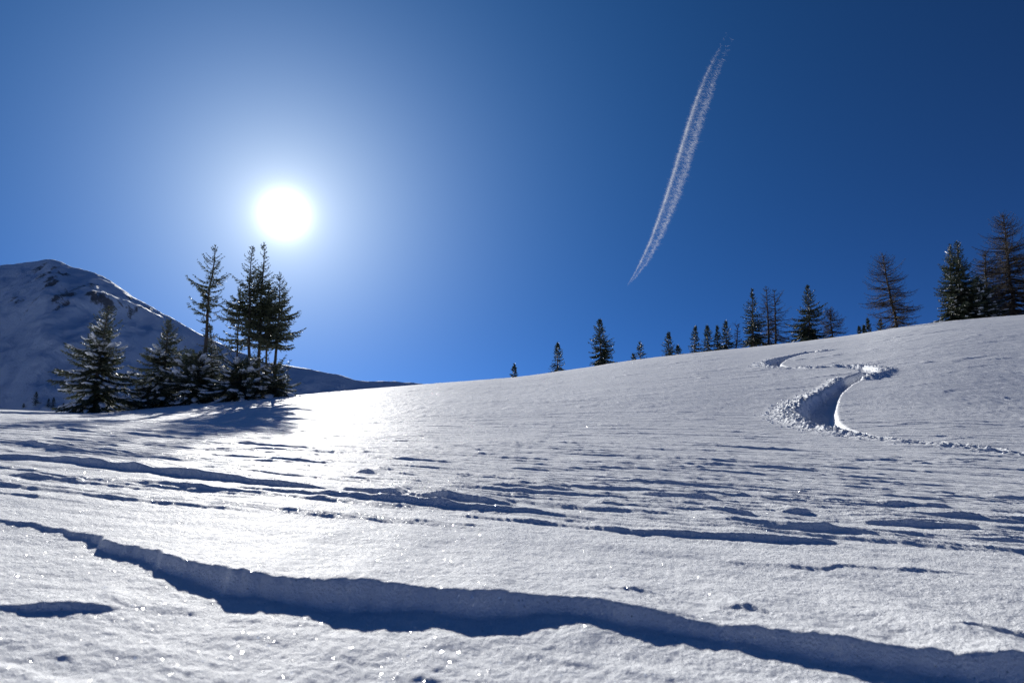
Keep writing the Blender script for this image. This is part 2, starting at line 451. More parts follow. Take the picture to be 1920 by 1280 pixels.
# the ski track: its centre line down the hill face
TRACK = [  # px, py, half width m, depth m, berm side (+1 = outside of a left-hand swing, -1 = right), berm height m
    (1556, 655.5, .32, .10, -1, .08), (1535, 658, .45, .22, -1, .24), (1505, 663, .40, .26, 1, .10), (1478, 670, .50, .34, 1, .12), (1456, 678, .75, .42, 1, .30), (1450, 684, .80, .36, 1, .34),
    (1470, 688.5, .55, .26, 1, .22), (1520, 690, .32, .16, -1, .10), (1570, 688, .40, .20, -1, .20), (1612, 690, .60, .26, -1, .24), (1632, 696, .70, .30, -1, .24),
    (1612, 705, .75, .46, -1, .28), (1585, 719, .50, .44, 1, .22), (1560, 738, .55, .46, 1, .26), (1540, 760, .85, .52, 1, .34), (1533, 780, .95, .46, 1, .36), (1548, 797, .75, .32, 1, .34),
    (1590, 811, .50, .24, 1, .26), (1650, 821, .40, .20, 1, .17), (1720, 829, .34, .17, 1, .15), (1800, 837, .32, .16, 1, .15), (1920, 850, .32, .16, 1, .15), (2050, 864, .30, .15, 1, .13)]
tp = np.array([cast(r[0], r[1], macro, 10, 100) for r in TRACK])
tk = np.arange(len(TRACK)); tt = np.linspace(0, len(TRACK) - 1, 420)
def catmull(v):
    v = np.asarray(v, float); i = np.clip(np.floor(tt).astype(int), 0, len(v) - 2); f = tt - i
    p0 = v[np.maximum(i - 1, 0)]; p1 = v[i]; p2 = v[i + 1]; p3 = v[np.minimum(i + 2, len(v) - 1)]
    return 0.5 * (2 * p1 + (p2 - p0) * f + (2 * p0 - 5 * p1 + 4 * p2 - p3) * f ** 2 + (3 * p1 - p0 - 3 * p2 + p3) * f ** 3)
trX, trY = catmull(tp[:, 0]), catmull(tp[:, 1])

trW, trD, trS, trB = [np.interp(tt, tk, [r[k] for r in TRACK]) for k in (2, 3, 4, 5)]
trW *= 0.56; trB *= 0.55; trD *= 0.72
tgx, tgy = np.gradient(trX), np.gradient(trY); tgn = np.hypot(tgx, tgy) + 1e-9; tgx /= tgn; tgy /= tgn

def track_relief(X, Y):
    """height change by the ski track and how strongly a point belongs to it"""
    dz = np.zeros(X.shape); wt = np.zeros(X.shape)
    near = (X > trX.min() - 4) & (X < trX.max() + 4) & (Y > trY.min() - 4) & (Y < trY.max() + 4)
    idx = np.nonzero(near.ravel())[0]
    xf, yf = X.ravel(), Y.ravel()
    for c in range(0, len(idx), 40000):
        ii = idx[c:c + 40000]; x = xf[ii][:, None]; y = yf[ii][:, None]
        d2 = (x - trX) ** 2 + (y - trY) ** 2
        j = d2.argmin(1); d = np.sqrt(d2[np.arange(len(ii)), j])
        x = x[:, 0]; y = y[:, 0]
        side = np.sign((x - trX[j]) * (-tgy[j]) + (y - trY[j]) * tgx[j])     # +1 = left of the way down
        s = d * side * np.sign(-trS[j] + 1e-6)                               # +: outside of the swing
        w = trW[j]; D = trD[j]; B = trB[j]
        lump = 0.35 * perlin(x * 3.3, y * 2.4, 5) + 0.4 * perlin(x * 8, y * 6, 6) + 0.4 * perlin(x * 19, y * 13, 7)
        rag = 0.22 * w * perlin(x * 2.2, y * 1.8, 9)
        groove = -D * (1 - sstep(0.62, 1.12, (np.abs(s) + np.where(s > 0, rag, 0)) / w))
        bc = (s - 1.55 * w) / (0.62 * w + 0.12)
        berm = B * np.exp(-bc * bc)
        skirt = sstep(0.6 * w, 1.1 * w, s) * (1 - sstep(1.8 * w, 3.3 * w, s))
        z = groove + berm * (0.75 + 0.9 * lump) + skirt * 0.30 * B * np.maximum(lump, -0.2) + 0.10 * D * lump * (np.abs(s) < w) * (s > -0.3 * w)
        dz.ravel()[ii] = z
        wt.ravel()[ii] = np.maximum(1 - sstep(0.9, 1.25, np.abs(s) / w), np.where(s > 0, 1 - sstep(2.2 * w, 3.0 * w, s + rag), 0))
    return dz, wt

def relief(X, Y):
    """sastrugi and ripples on top of the large form"""
    R = np.hypot(X, Y)
    z = np.zeros(X.shape)
    near = (R < 140)
    # gentle swells and ripples drawn out along the wind
    wx = X * 0.943 - Y * 0.33; wy = X * 0.33 + Y * 0.943
    z += 0.010 * fbm(wx * 0.7, wy * 2.4, 3, 21) * sstep(0.5, 2.0, R) * near
    z += 0.03 * fbm(wx * 0.10, wy * 0.22, 2, 31) * sstep(3, 12, R) * near
    rid = perlin(wx * 0.9 + 0.7 * perlin(wx * .5, wy, 3), wy * 5.0 + 1.2 * perlin(wx * 0.6, wy * 1.2, 4), 41)
    z += 0.010 * sstep(0.0, 0.30, rid) * sstep(3, 7, R) * near
    z += 0.0035 * fbm(X * 9, Y * 9, 3, 51) * (R < 30)
    z += 0.0022 * perlin(X * 48, Y * 48, 61) * (R < 7)
    # churned crust close by
    z += 0.010 * np.maximum(fbm(wx * 3.2, wy * 5.5, 3, 71), -0.1) * (1 - sstep(1.6, 2.6, Y)) * (R < 5)
    for (lx, ly, lh, fade) in lip_list:
        w = lh.max()
        y0, y1 = ly.min() - 0.5, ly.max() + fade * w * 3.2 + 0.5
        if X.ndim == 2:            # only the patch of the polar sheet that the lip can touch
            cxs = np.array([lx[0], lx[0], lx[-1], lx[-1]]); cys = np.maximum([y0, y1, y0, y1], 0.05)
            an = np.arctan2(cxs, cys); rmax = np.hypot(cxs, cys).max()
            rmin = max(y0, 0.05) if lx[0] < 0 < lx[-1] else np.hypot(min(abs(lx[0]), abs(lx[-1])), max(y0, 0.05))
            i0, i1 = np.searchsorted(rr, [rmin, rmax]); j0, j1 = np.searchsorted(az, [an.min(), an.max()])
            sl_ = (slice(max(i0 - 1, 0), i1 + 1), slice(max(j0 - 1, 0), j1 + 1))
        else:
            sl_ = (slice(None),)
        Xs, Ys_, zs = X[sl_], Y[sl_], z[sl_]
        m = (Xs > lx[0]) & (Xs < lx[-1]) & (Ys_ > y0) & (Ys_ < y1)
        if not m.any(): continue
        x = Xs[m]; y = Ys_[m]
        g = np.interp(x, lx, ly); d = np.interp(x, lx, lh)
        q0 = (x - lx[0]) / (lx[-1] - lx[0]); d = d * sstep(0, 0.10, q0) * sstep(0, 0.05, 1 - q0) * (0.85 + 0.45 * perlin(x * 1.7 / (0.15 + 6 * w), x * 0 + 7.3 * lx[0], 83))
        edge = min(0.5, w * 5)
        g = g + edge * 0.07 * perlin(x * 1.6 / max(edge, .1), x * 0 + lx[0], 81) + edge * 0.05 * perlin(x * 8 / max(edge, .1), x * 0 + ly[0], 82)
        s = y - g
        face = np.maximum(d * 1.15, np.minimum(np.where(y < 4.5, 0.009, 0.0055) * y, 0.16))
        up = sstep(-1, 0, s / face)
        zs[m] += d * up * np.exp(-np.maximum(s, 0) / (fade * d + 0.03)) - 0.10 * d * np.exp(-((s + 2.2 * face) / (1.6 * face)) ** 2)
    return z

def ground_z(X, Y):
    X = np.atleast_1d(np.asarray(X, float)); Y = np.atleast_1d(np.asarray(Y, float))
    return macro(X, Y) + relief(X, Y) + track_relief(X, Y)[0]

# polar sheet: fine where the eye rests, coarse round the back and out to the horizon
az_mid = np.radians(np.linspace(-39.5, 39.5, 720))
az_l = np.radians(np.linspace(-180, -39.5, 40)[:-1]); az_r = np.radians(np.linspace(39.5, 180, 40)[1:-1])
az = np.concatenate([az_l, az_mid, az_r])
rr = np.concatenate([np.geomspace(0.35, 1.0, 30)[:-1], np.geomspace(1.0, 4.5, 310)[:-1], np.geomspace(4.5, 24, 470)[:-1],
                     np.linspace(24, 124, 330)[:-1], np.geomspace(124, 4000, 52)])
RR, AZ = np.meshgrid(rr, az, indexing='ij')
GX, GY = RR * np.sin(AZ), RR * np.cos(AZ)
t_dz, t_w = track_relief(GX, GY)
GZ = macro(GX, GY) + relief(GX, GY) + t_dz
nr, na = GX.shape
V = np.stack([GX, GY, GZ], -1).reshape(-1, 3)
V = np.concatenate([V, [[0, 0, float(GZ[0].mean())]]])
i = np.arange(nr - 1)[:, None] * na; j = np.arange(na)[None]; jn = (j + 1) % na
quads = np.stack([i + j, i + na + j, i + na + jn, i + jn], -1).reshape(-1, 4)
cap = np.stack([np.full(na, nr * na), np.arange(na), (np.arange(na) + 1) % na], -1)
# orient upwards
def fix(f):
    a, b, c = V[f[:, 0]], V[f[:, 1]], V[f[:, 2]]
    return f if np.cross(b - a, c - a)[:, 2].mean() > 0 else f[:, ::-1]
quads, cap = fix(quads), fix(cap)
# vertex normals of the whole sheet, so that the cut along the track leaves no seam
dR0 = np.gradient(np.stack([GX, GY, GZ], -1), axis=0)
Pw = np.stack([GX, GY, GZ], -1); dA = np.roll(Pw, -1, 1) - np.roll(Pw, 1, 1)
VN = np.cross(dA, dR0); VN *= np.sign(VN[..., 2:3]); VN /= np.linalg.norm(VN, axis=-1, keepdims=True) + 1e-12
VN = np.concatenate([VN.reshape(-1, 3), [[0, 0, 1.0]]])
tw = np.concatenate([t_w.ravel(), [0]])
in_track = tw[quads].mean(1) > 0.5
def sheet(name, tris, q):
    used = np.unique(np.concatenate([q.ravel(), tris.ravel()])) if tris is not None else np.unique(q)
    remap = np.zeros(len(V), np.int64); remap[used] = np.arange(len(used))
    me = np_mesh(name, V[used], None if tris is None else remap[tris], remap[q])
    me.normals_split_custom_set_from_vertices(VN[used].astype(np.float32))
    me.materials.append(M_SNOW)
    o = bpy.data.objects.new(name, me); col.objects.link(o)
    return o
tag(sheet("snow_ground", cap, quads[~in_track]), "wind rippled white snowfield rising to a bare hill crest", kind="structure")
tag(sheet("ski_track", None, quads[in_track]), "winding ski track carved down the snowy hill face", kind="structure")

# clods thrown out by the skis
def ico():
    t = (1 + 5 ** .5) / 2
    v = np.array([(-1, t, 0), (1, t, 0), (-1, -t, 0), (1, -t, 0), (0, -1, t), (0, 1, t), (0, -1, -t), (0, 1, -t), (t, 0, -1), (t, 0, 1), (-t, 0, -1), (-t, 0, 1)])
    f = np.array([(0, 11, 5), (0, 5, 1), (0, 1, 7), (0, 7, 10), (0, 10, 11), (1, 5, 9), (5, 11, 4), (11, 10, 2), (10, 7, 6), (7, 1, 8), (3, 9, 4), (3, 4, 2), (3, 2, 6), (3, 6, 8), (3, 8, 9), (4, 9, 5), (2, 4, 11), (6, 2, 10), (8, 6, 7), (9, 8, 1)])
    return v / np.linalg.norm(v[0]), f
IV, IF = ico()
mb = MB(); rng = np.random.default_rng(5)
jj = rng.choice(len(trX), 2600, p=(trB * trW) / (trB * trW).sum())
off = trW[jj] * (1.0 + 1.9 * rng.random(2600) ** 1.3)
sgn = -np.sign(trS[jj] + 1e-6)
cx = trX[jj] - tgy[jj] * off * sgn + rng.normal(0, .16, 2600); cy = trY[jj] + tgx[jj] * off * sgn + rng.normal(0, .16, 2600)
cz = ground_z(cx, cy)
for x, y, z, b in zip(cx, cy, cz, trB[jj]):
    s = (0.012 + 0.050 * rng.random() ** 3.0) * (0.6 + 1.8 * b)
    sc = s * (0.7 + 0.6 * rng.random(3)) * np.array([1, 1, .75])
    mb.add(IV * (1 + 0.25 * rng.normal(size=(12, 1))) * sc + (x, y, z + 0.15 * s), tris=IF)
tag(mb.build("snow_clods", M_LOOSE), "loose clods of snow thrown up along the ski track", "snow clods", kind="stuff")

# ------------------------------------------------------------------ the mountain
m_px = np.array([-900, -500, -250, -80, 0, 60, 95, 112, 130, 180, 215, 250, 330, 380, 430, 500, 560, 610, 640, 665, 690, 740, 765, 790, 850, 1000, 1300.])
m_py = np.array([600, 560, 525, 503, 497, 491, 485, 489, 498, 511, 530, 556, 600, 627, 652, 679, 689, 697, 703, 712, 714, 714, 717, 719, 729, 755, 790.])
m_phi, m_e = ray(m_px, m_py)
def mountain_z(X, Y, detail=True):
    ph = X / Y
    e = np.interp(ph, m_phi, m_e)
    yr = 1120 + 60 * np.sin(ph * 5)
    zr = CAM_H + e * yr
    dist = yr - Y
    front = zr - 0.52 * dist - 0.00016 * np.maximum(dist, 0) ** 2
    back = zr + 0.30 * dist
    z = np.where(dist > 0, front, back)
    rock = np.zeros_like(z)
    if detail:
        calm = sstep(4, 90, np.abs(dist))
        gully = perlin(X * 0.014 + 0.3 * perlin(X * .01, Y * .004, 91), Y * 0.0035, 92)
        ridg = 1 - np.abs(fbm(X * 0.011, Y * 0.0055, 5, 95))
        z = z + calm * (16 * gully + 20 * (ridg - 0.7) + 3.0 * fbm(X * 0.05, Y * 0.03, 4, 97)) + (1 - calm) * 1.4 * fbm(X * 0.03, Y * 0.03, 3, 99)
        hh = (z - 30) / 330.0
        band = np.exp(-((ph + 0.64) / 0.14) ** 2) * np.exp(-((hh - 0.62) / 0.20) ** 2) + 0.7 * np.exp(-((ph + 0.70) / 0.05) ** 2) * np.exp(-((hh - .85) / .10) ** 2) \
            + 0.55 * np.exp(-((ph + 0.45) / 0.05) ** 2) * np.exp(-((hh - .42) / .10) ** 2) + 0.4 * np.exp(-((ph + 0.2) / 0.06) ** 2)
        streak = fbm(X * 0.05 + Y * .01, Y * 0.018, 4, 101)
        rock = np.clip(0.40 * band + 0.50 * band * streak + 0.12 * streak, 0, 1)
        z = z + 5.0 * sstep(0.4, 0.62, rock) * fbm(X * .12, Y * .10, 3, 103)
    return np.maximum(z, -50.0), rock
mp_ = np.linspace(ray(-900, 600)[0], ray(1250, 780)[0], 430)
my = np.concatenate([np.linspace(330, 1000, 150)[:-1], np.linspace(1000, 1260, 70)[:-1], np.linspace(1260, 2600, 20)])
MY, MP = np.meshgrid(my, mp_, indexing='ij'); MX = MP * MY
MZ, rock = mountain_z(MX, MY)
n0, n1 = MX.shape
i = np.arange(n0 - 1)[:, None] * n1; j = np.arange(n1 - 1)[None]
mq = np.stack([i + j, i + j + 1, i + n1 + j + 1, i + n1 + j], -1).reshape(-1, 4)
me = np_mesh("mountain", np.stack([MX, MY, MZ], -1).reshape(-1, 3), None, mq)
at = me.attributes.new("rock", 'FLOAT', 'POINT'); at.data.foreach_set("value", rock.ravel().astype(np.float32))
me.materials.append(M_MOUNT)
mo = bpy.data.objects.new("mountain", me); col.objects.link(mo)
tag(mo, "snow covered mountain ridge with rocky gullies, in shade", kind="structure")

# ------------------------------------------------------------------ trees
def diamonds(mb, P, D, Wd, length, width):
    """slim leaf-shaped faces: root P, direction D, width direction Wd"""
    n = len(P)
    if n == 0: return
    length = np.broadcast_to(length, (n,))[:, None]; width = np.broadcast_to(width, (n,))[:, None]
    mid = P + D * length * 0.45
    V = np.stack([P, mid + Wd * width * .5, P + D * length, mid - Wd * width * .5], 1).reshape(-1, 3)
    mb.add(V, quads=np.arange(4 * n).reshape(n, 4))

def unit(a):
    return a / (np.linalg.norm(a, axis=-1, keepdims=True) + 1e-9)

def spruce_parts(H, R, seed, prof=None, lean=(0, 0), trunk_r=None, fine=0.10, whorl=None, droop=0.0, snow=0.0, gaps=0.12, per=6, tops=1):
    """trunk, crown and clinging snow of one spruce, base at the origin"""
    rg = np.random.default_rng(seed)
    prof = prof or [(0.03, .85), (0.10, 1.0), (0.35, .78), (0.6, .50), (0.8, .27), (0.93, .10), (1.0, .03)]
    pf, pv = np.array([p[0] for p in prof]), np.array([p[1] for p in prof])
    trunk_r = trunk_r or 0.016 * H + 0.02
    T, C, S, W = MB(), MB(), MB(), MB()
    hz = np.linspace(0, 1, 12)
    wob = 0.010 * H * np.stack([np.cumsum(rg.normal(size=12)), np.cumsum(rg.normal(size=12))], -1) * .35
    wob -= hz[:, None] * wob[-1]
    axis = np.stack([lean[0] * hz + wob[:, 0], lean[1] * hz + wob[:, 1], H * hz], -1)
    axis[0, 2] = -0.35
    T.tube(axis, trunk_r * (1.06 - hz) ** 0.85 + 0.006, 8)
    def ax(f): return np.array([np.interp(f, hz, axis[:, k]) for k in range(3)]) + (0, 0, 0)
    whorl = whorl or max(0.16, H / 34)
    lob = rg.random(3) * 6.283
    f = pf[0]
    while f < 0.985:
        L0 = R * np.interp(f, pf, pv)
        nb = max(3, int(per * (0.75 + 0.5 * rg.random()) * (1 if f < .8 else .7)))
        a0 = rg.random() * 6.28
        for b in range(nb):
            if rg.random() < gaps: continue
            fb = min(0.995, f + rg.normal(0, .25) * whorl / H)
            a = a0 + b * 6.283 / nb + rg.normal(0, .22)
            L = L0 * (0.56 + 0.55 * rg.random()) * (1 + 0.20 * math.sin(a + lob[0] + 7 * fb) + 0.14 * math.sin(2 * a + lob[1] - 11 * fb) + 0.10 * math.sin(lob[2] + 31 * fb))
            if L < 0.04: L = 0.04
            h = np.array([math.cos(a), math.sin(a), 0])
            base = ax(fb)
            rise = -0.42 + 1.15 * fb ** 1.3 - droop * (1 - fb) + rg.normal(0, .08)
            n = max(4, int(L / fine))
            t = (np.arange(n) + 0.7 + 0.3 * rg.random(n)) / n
            bend = lambda t: rise * t - 0.34 * (1 - fb) * t * t + 0.30 * t ** 3
            pos = base + h * (L * t)[:, None] + np.array([0, 0, 1]) * (L * bend(t))[:, None]
            tan = unit(h + np.array([0, 0, 1]) * (rise - 0.68 * (1 - fb) * t + 0.9 * t * t)[:, None])
            if L > 0.25:
                k = np.linspace(0, .92, 5)
                W.tube(base + h * (L * k)[:, None] + np.array([0, 0, 1]) * (L * bend(k))[:, None], (0.006 + 0.010 * L) * (1.05 - k), 3)
            side = np.array([-h[1], h[0], 0])
            up = unit(np.cross(np.broadcast_to(side, tan.shape), tan)) * -1
            tl = np.clip(L * (0.42 - 0.30 * t) * (0.35 + 0.65 * np.minimum(1, t * 3.2)), fine * 1.1, 0.75)
            for sg in (-1, 1):
                dv = unit(tan * (0.62 + .25 * rg.random((n, 1))) + sg * side * (0.78) + np.array([0, 0, -1]) * (0.18 + 0.42 * rg.random((n, 1))))
                ln = tl * (0.65 + 0.6 * rg.random(n))
                wv = unit(np.cross(dv, up + 0.6 * rg.normal(size=(n, 3))))
                diamonds(C, pos, dv, wv, ln, np.clip(ln * 0.30, fine * .55, fine * 1.25))
                # second row of sprigs off each twig
                mid = pos + dv * (ln * 0.5)[:, None]
                dv2 = unit(dv + 0.8 * rg.normal(size=(n, 3)) + np.array([0, 0, -.35]))
                wv2 = unit(np.cross(dv2, rg.normal(size=(n, 3))))
                diamonds(C, mid, dv2, wv2, ln * 0.55, fine * 0.6)
            dv = unit(tan + 0.35 * rg.normal(size=(n, 3)) + np.array([0, 0, -.15]))
            diamonds(C, pos, dv, unit(np.cross(dv, rg.normal(size=(n, 3)))), np.full(n, max(fine * 1.8, L / n * 1.6)), fine * 0.8)
            if snow > 0 and L > 0.3:
                for q in range(1 + int(L / 0.35)):
                    if rg.random() > snow * (1.15 - fb): continue
                    tq = 0.35 + 0.6 * rg.random()
                    c = base + h * (L * tq) + np.array([0, 0, L * bend(np.array(tq)) + 0.03])
                    tg = unit(h + np.array([0, 0, 1]) * (rise - 0.68 * (1 - fb) * tq + .9 * tq * tq))
                    nn = unit(np.cross(tg, side)); nn = nn if nn[2] > 0 else -nn
                    sl = (0.13 + 0.22 * rg.random()) * min(1.3, .6 + .4 * L); sw = sl * (0.5 + 0.4 * rg.random())
                    iv = IV * (1 + 0.22 * rg.normal(size=(12, 1)))
                    S.add(c + iv[:, :1] * tg * sl + iv[:, 1:2] * side * sw + iv[:, 2:3] * nn * (0.05 + 0.05 * rg.random()), tris=IF)
        f += whorl / H * (0.8 + 0.4 * rg.random()) * (1.0 if f < .8 else .75)
    # leader
    top = axis[-1]; n = 6
    dv = unit(rg.normal(size=(n, 3)) * 0.4 + np.array([0, 0, 1.0]))
    diamonds(C, np.repeat(top[None] - (0, 0, .25 * fine * 3), n, 0), dv, unit(np.cross(dv, rg.normal(size=(n, 3)))), np.full(n, fine * 3.0), fine * .6)
    return T, C.join(W), S

def larch_parts(H, R, seed, prof=None, lean=(0, 0), trunk_r=None, fine=0.16, fork=0, per=5, bare=0.0, curl=0.45):
    """a leafless larch: trunk, boughs and a haze of fine twigs"""
    rg = np.random.default_rng(seed)
    prof = prof or [(0.06, .75), (0.18, 1.0), (0.5, .80), (0.75, .52), (0.92, .26), (1.0, .08)]
    pf, pv = np.array([p[0] for p in prof]), np.array([p[1] for p in prof])
    trunk_r = trunk_r or 0.014 * H + 0.03
    T, B = MB(), MB()
    hz = np.linspace(0, 1, 14)
    wob = 0.012 * H * np.stack([np.cumsum(rg.normal(size=14)), np.cumsum(rg.normal(size=14))], -1) * .35
    wob -= hz[:, None] * wob[-1]
    axis = np.stack([lean[0] * hz + wob[:, 0], lean[1] * hz + wob[:, 1], H * hz], -1); axis[0, 2] = -0.4
    T.tube(axis, trunk_r * (1.05 - hz) ** 0.8 + 0.012, 8)
    def ax(f): return np.array([np.interp(f, hz, axis[:, k]) for k in range(3)])
    tips = []
    f = pf[0]; step = max(0.15, H / 40)
    while f < 0.99:
        L0 = R * np.interp(f, pf, pv)
        for b in range(max(2, int(per * (.5 + .7 * rg.random())))):
            if rg.random() < bare: continue
            fb = min(.995, f + rg.normal(0, .3) * step / H)
            L = max(0.1, L0 * (0.45 + 0.62 * rg.random()))
            a = rg.random() * 6.283
            h = np.array([math.cos(a), math.sin(a), 0]); side = np.array([-h[1], h[0], 0])
            rise = -0.25 + 0.9 * fb ** 1.6 + rg.normal(0, .14)
            k = np.linspace(0, 1, 7)
            zc = L * (rise * k - 0.42 * (1 - 0.6 * fb) * k ** 2 + curl * k ** 3.2)
            sw = L * 0.10 * np.cumsum(rg.normal(size=7)) * .6 * k
            P = ax(fb) + h * (L * k)[:, None] + side * sw[:, None] + np.array([0, 0, 1]) * zc[:, None]
            B.tube(P, (0.010 + 0.015 * L) * (1.08 - k) + 0.006, 4)
            n = max(3, int(L / fine))
            tq = 0.15 + 0.85 * (np.arange(n) + rg.random(n)) / n
            p = np.stack([np.interp(tq, k, P[:, c]) for c in range(3)], -1)
            ln = ((0.10 + 0.30 * L * (1.05 - tq)) * (0.5 + rg.random(n)))[:, None]
            dv = unit(h * (.5 + .4 * rg.random((n, 1))) + side * rg.choice((-1, 1), (n, 1)) * (.4 + .6 * rg.random((n, 1))) + np.array([0, 0, 1]) * rg.normal(-.25, .35, (n, 1)))
            e1 = p + dv * ln * .55; e2 = p + dv * ln + np.array([0, 0, 0.22]) * ln * rg.normal(0, 1, (n, 1))
            B.sticks(p, e1, .012, .009); B.sticks(e1, e2, .009, .006)
            for _ in range(3):
                d2 = unit(dv + 0.9 * rg.normal(size=(n, 3))); s0 = p + dv * ln * (.2 + .7 * rg.random((n, 1)))
                B.sticks(s0, s0 + d2 * ln * (.25 + .35 * rg.random((n, 1))), .008, .005)
        f += step / H * (0.7 + 0.6 * rg.random())
    for q in range(fork):              # broken, forked leaders
        a = rg.random() * 6.283; s = ax(0.70 + .12 * rg.random()); ln = H * (.20 + .10 * rg.random())
        dv = unit(np.array([math.cos(a) * .55, math.sin(a) * .3, 1.0])); k = np.linspace(0, 1, 6)
        P = s + dv * (ln * k)[:, None] + np.array([1, 0, 0]) * (0.12 * ln * rg.normal() * k ** 2)[:, None]
        B.tube(P, trunk_r * .42 * (1.1 - k) + .01, 5)
        for _ in range(16):
            tq = rg.random(); p = s + dv * ln * tq; d2 = unit(rg.normal(size=3) + np.array([0, 0, .4])); l2 = .25 + .5 * rg.random()
            B.tube([p, p + d2 * l2 * .5, p + d2 * l2 + (0, 0, .12)], [.014, .010, .006], 3)
    return T, B

def place(base_px, top_px, top_py, Y, base_py=None):
    """where a tree stands and how high it is, from where it shows at distance Y"""
    e_guess = np.interp(base_px, sky_px, sky_py)
    p, _ = ray(base_px, base_py or e_guess)
    x = float(p * Y); z = float(ground_z(x, Y)[0])
    tp_, te = ray(top_px, top_py)
    return x, z, float(CAM_H + te * Y - z), float(tp_ * Y - x)

def root(name, x, y, z, label, cat, group):
    o = bpy.data.objects.new(name, None); o.empty_display_size = 0.3
    o.location = (x, y, z); col.objects.link(o)
    return tag(o, label, cat, group)

def spruce(base_px, top, Y, width_px, seed, label, name="spruce_tree", cat="tree", group="spruces along the hill crest", mat=None, **kw):
    x, z, H, dx = place(base_px, top[0], top[1], Y)
    R = 1.12 * width_px / 2 / FOC * Y
    o = root(name, x, Y, z, label, cat, group)
    T, C, S = spruce_parts(H, R, seed, lean=(dx, 0.02 * H), **kw)
    T.build("trunk", M_BARK, o); C.build("crown", mat or M_NEEDLE, o, smooth=False, mat2=M_BARK)
    if S.n: tag(S.build("snow_load", M_CLING, o), kind="stuff")
    return o

def larch(base_px, top, Y, width_px, seed, label, group="bare larches along the hill crest", **kw):
    x, z, H, dx = place(base_px, top[0], top[1], Y)
    R = width_px / 2 / FOC * Y
    o = root("larch_tree", x, Y, z, label, "tree", group)
    T, B = larch_parts(H, R, seed, lean=(dx, 0), **kw)
    T.build("trunk", M_LARCH, o); B.build("crown", M_LARCH, o, smooth=False)
    return o

LG = "spruces in the clump under the sun"
BUSHY = [(0.02, .92), (0.10, 1.0), (0.30, .84), (0.55, .58), (0.75, .36), (0.9, .17), (1.0, .04)]
SKIRT = [(0.02, .95), (0.2, 1.0), (0.5, .85), (0.75, .6), (0.92, .3), (1.0, .08)]
# left clump
spruce(170, (202, 577), 43, 152, 1, "broad snow-dusted spruce standing alone at the near end of the clump", group=LG, prof=BUSHY, snow=.5, droop=.22, fine=.085, gaps=.08, per=7)
spruce(303, (315, 602), 46, 118, 2, "conical spruce beside the lone broad one, half merged with low snowy boughs", group=LG, prof=BUSHY, snow=.4, droop=.16, fine=.085, per=7)
spruce(378, (401, 460), 46.5, 88, 3, "tall slim spruce with a long bare trunk below its narrow crown", group=LG, trunk_r=.16, fine=.085, gaps=.22, per=5,
       prof=[(0.36, .30), (0.40, .10), (0.52, .45), (0.58, .95), (0.64, 1.0), (0.74, .72), (0.85, .50), (0.94, .24), (1, .04)])
TALL = [(0.43, .45), (0.47, .92), (0.53, 1.0), (0.58, .85), (0.68, .62), (0.76, .42), (0.84, .22), (0.92, .14), (1, .03)]
spruce(462, (471, 462), 47, 124, 4, "tall spruce with a needle-thin top, on the shaded edge of the tight group", group=LG, prof=TALL, trunk_r=.13, fine=.085, gaps=.22)
spruce(484, (493, 455), 48.5, 96, 5, "tallest spruce, its thin tip almost touching the sun", group=LG, prof=TALL, trunk_r=.14, fine=.085, gaps=.2)
spruce(514, (523, 511), 47.5, 108, 6, "spreading spruce on the open side of the tight group, branches over the snow slope", group=LG, fine=.085, gaps=.18, trunk_r=.12,
       prof=[(0.40, .75), (0.44, 1.0), (0.52, .92), (0.6, .72), (0.75, .46), (0.88, .22), (1, .04)])
spruce(497, (503, 530), 49.5, 84, 7, "shorter spruce hidden in the middle of the tight group", group=LG, prof=TALL, trunk_r=.10, fine=.09, gaps=.36)
spruce(446, (450, 535), 49, 74, 8, "slender spruce on the side of the tight group towards the bare-trunked one", group=LG, prof=TALL, trunk_r=.09, fine=.09, gaps=.36)
spruce(362, (368, 664), 45.5, 122, 9, "low snow-laden spruce at the foot of the bare-trunked tall one", group=LG, prof=SKIRT, snow=.5, droop=.3, fine=.085, per=8, gaps=.05)
spruce(402, (392, 610), 47.5, 74, 10, "small pointed spruce just behind the bare-trunked tall one", group=LG, prof=BUSHY, snow=.4, droop=.2, fine=.085, gaps=.15)
spruce(450, (446, 676), 45.5, 130, 11, "low snow-laden spruce under the middle of the tight group", group=LG, prof=SKIRT, snow=.5, droop=.3, fine=.085, per=8, gaps=.05)
spruce(512, (508, 684), 46, 116, 12, "low drooping spruce at the uphill end of the clump", group=LG, prof=SKIRT, snow=.4, droop=.25, fine=.085, per=8, gaps=.06)
spruce(272, (268, 728), 45, 60, 13, "lowest snowy spruce, in the gap beside the lone broad one", name="spruce_sapling", group=LG, prof=SKIRT, snow=.4, droop=.3, fine=.085, per=8)

# along the crest, from the middle of the picture up the hill
def crest_y(px): 
    return float(np.interp(ray(px, np.interp(px, sky_px, sky_py))[0], ph_tab, yc_tab))
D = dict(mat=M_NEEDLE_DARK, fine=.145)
spruce(964, (964, 684), crest_y(964) + 3, 15, 21, "tiniest lone spruce on the crest, lowest on the slope", **D)
spruce(1046, (1046, 644), crest_y(1046) + 3, 32, 22, "small lone spruce on the crest, second from the low end", **D)
spruce(1127, (1125, 600), crest_y(1127) + 2, 60, 23, "symmetrical mid-sized spruce standing clear on the crest", gaps=.2, per=7, **D)
spruce(1202, (1200, 642), crest_y(1202) + 3, 26, 24, "scraggly little spruce between two fuller ones on the crest", gaps=.4, **D)
spruce(1188, (1187, 664), crest_y(1188) + 3, 14, 25, "tiniest sprig of spruce poking from the crest snow beside a scraggly one", name="spruce_sapling", **D)
spruce(1255, (1254, 624), crest_y(1255) + 3, 32, 26, "dense small spruce with a much smaller one at its side", **D)
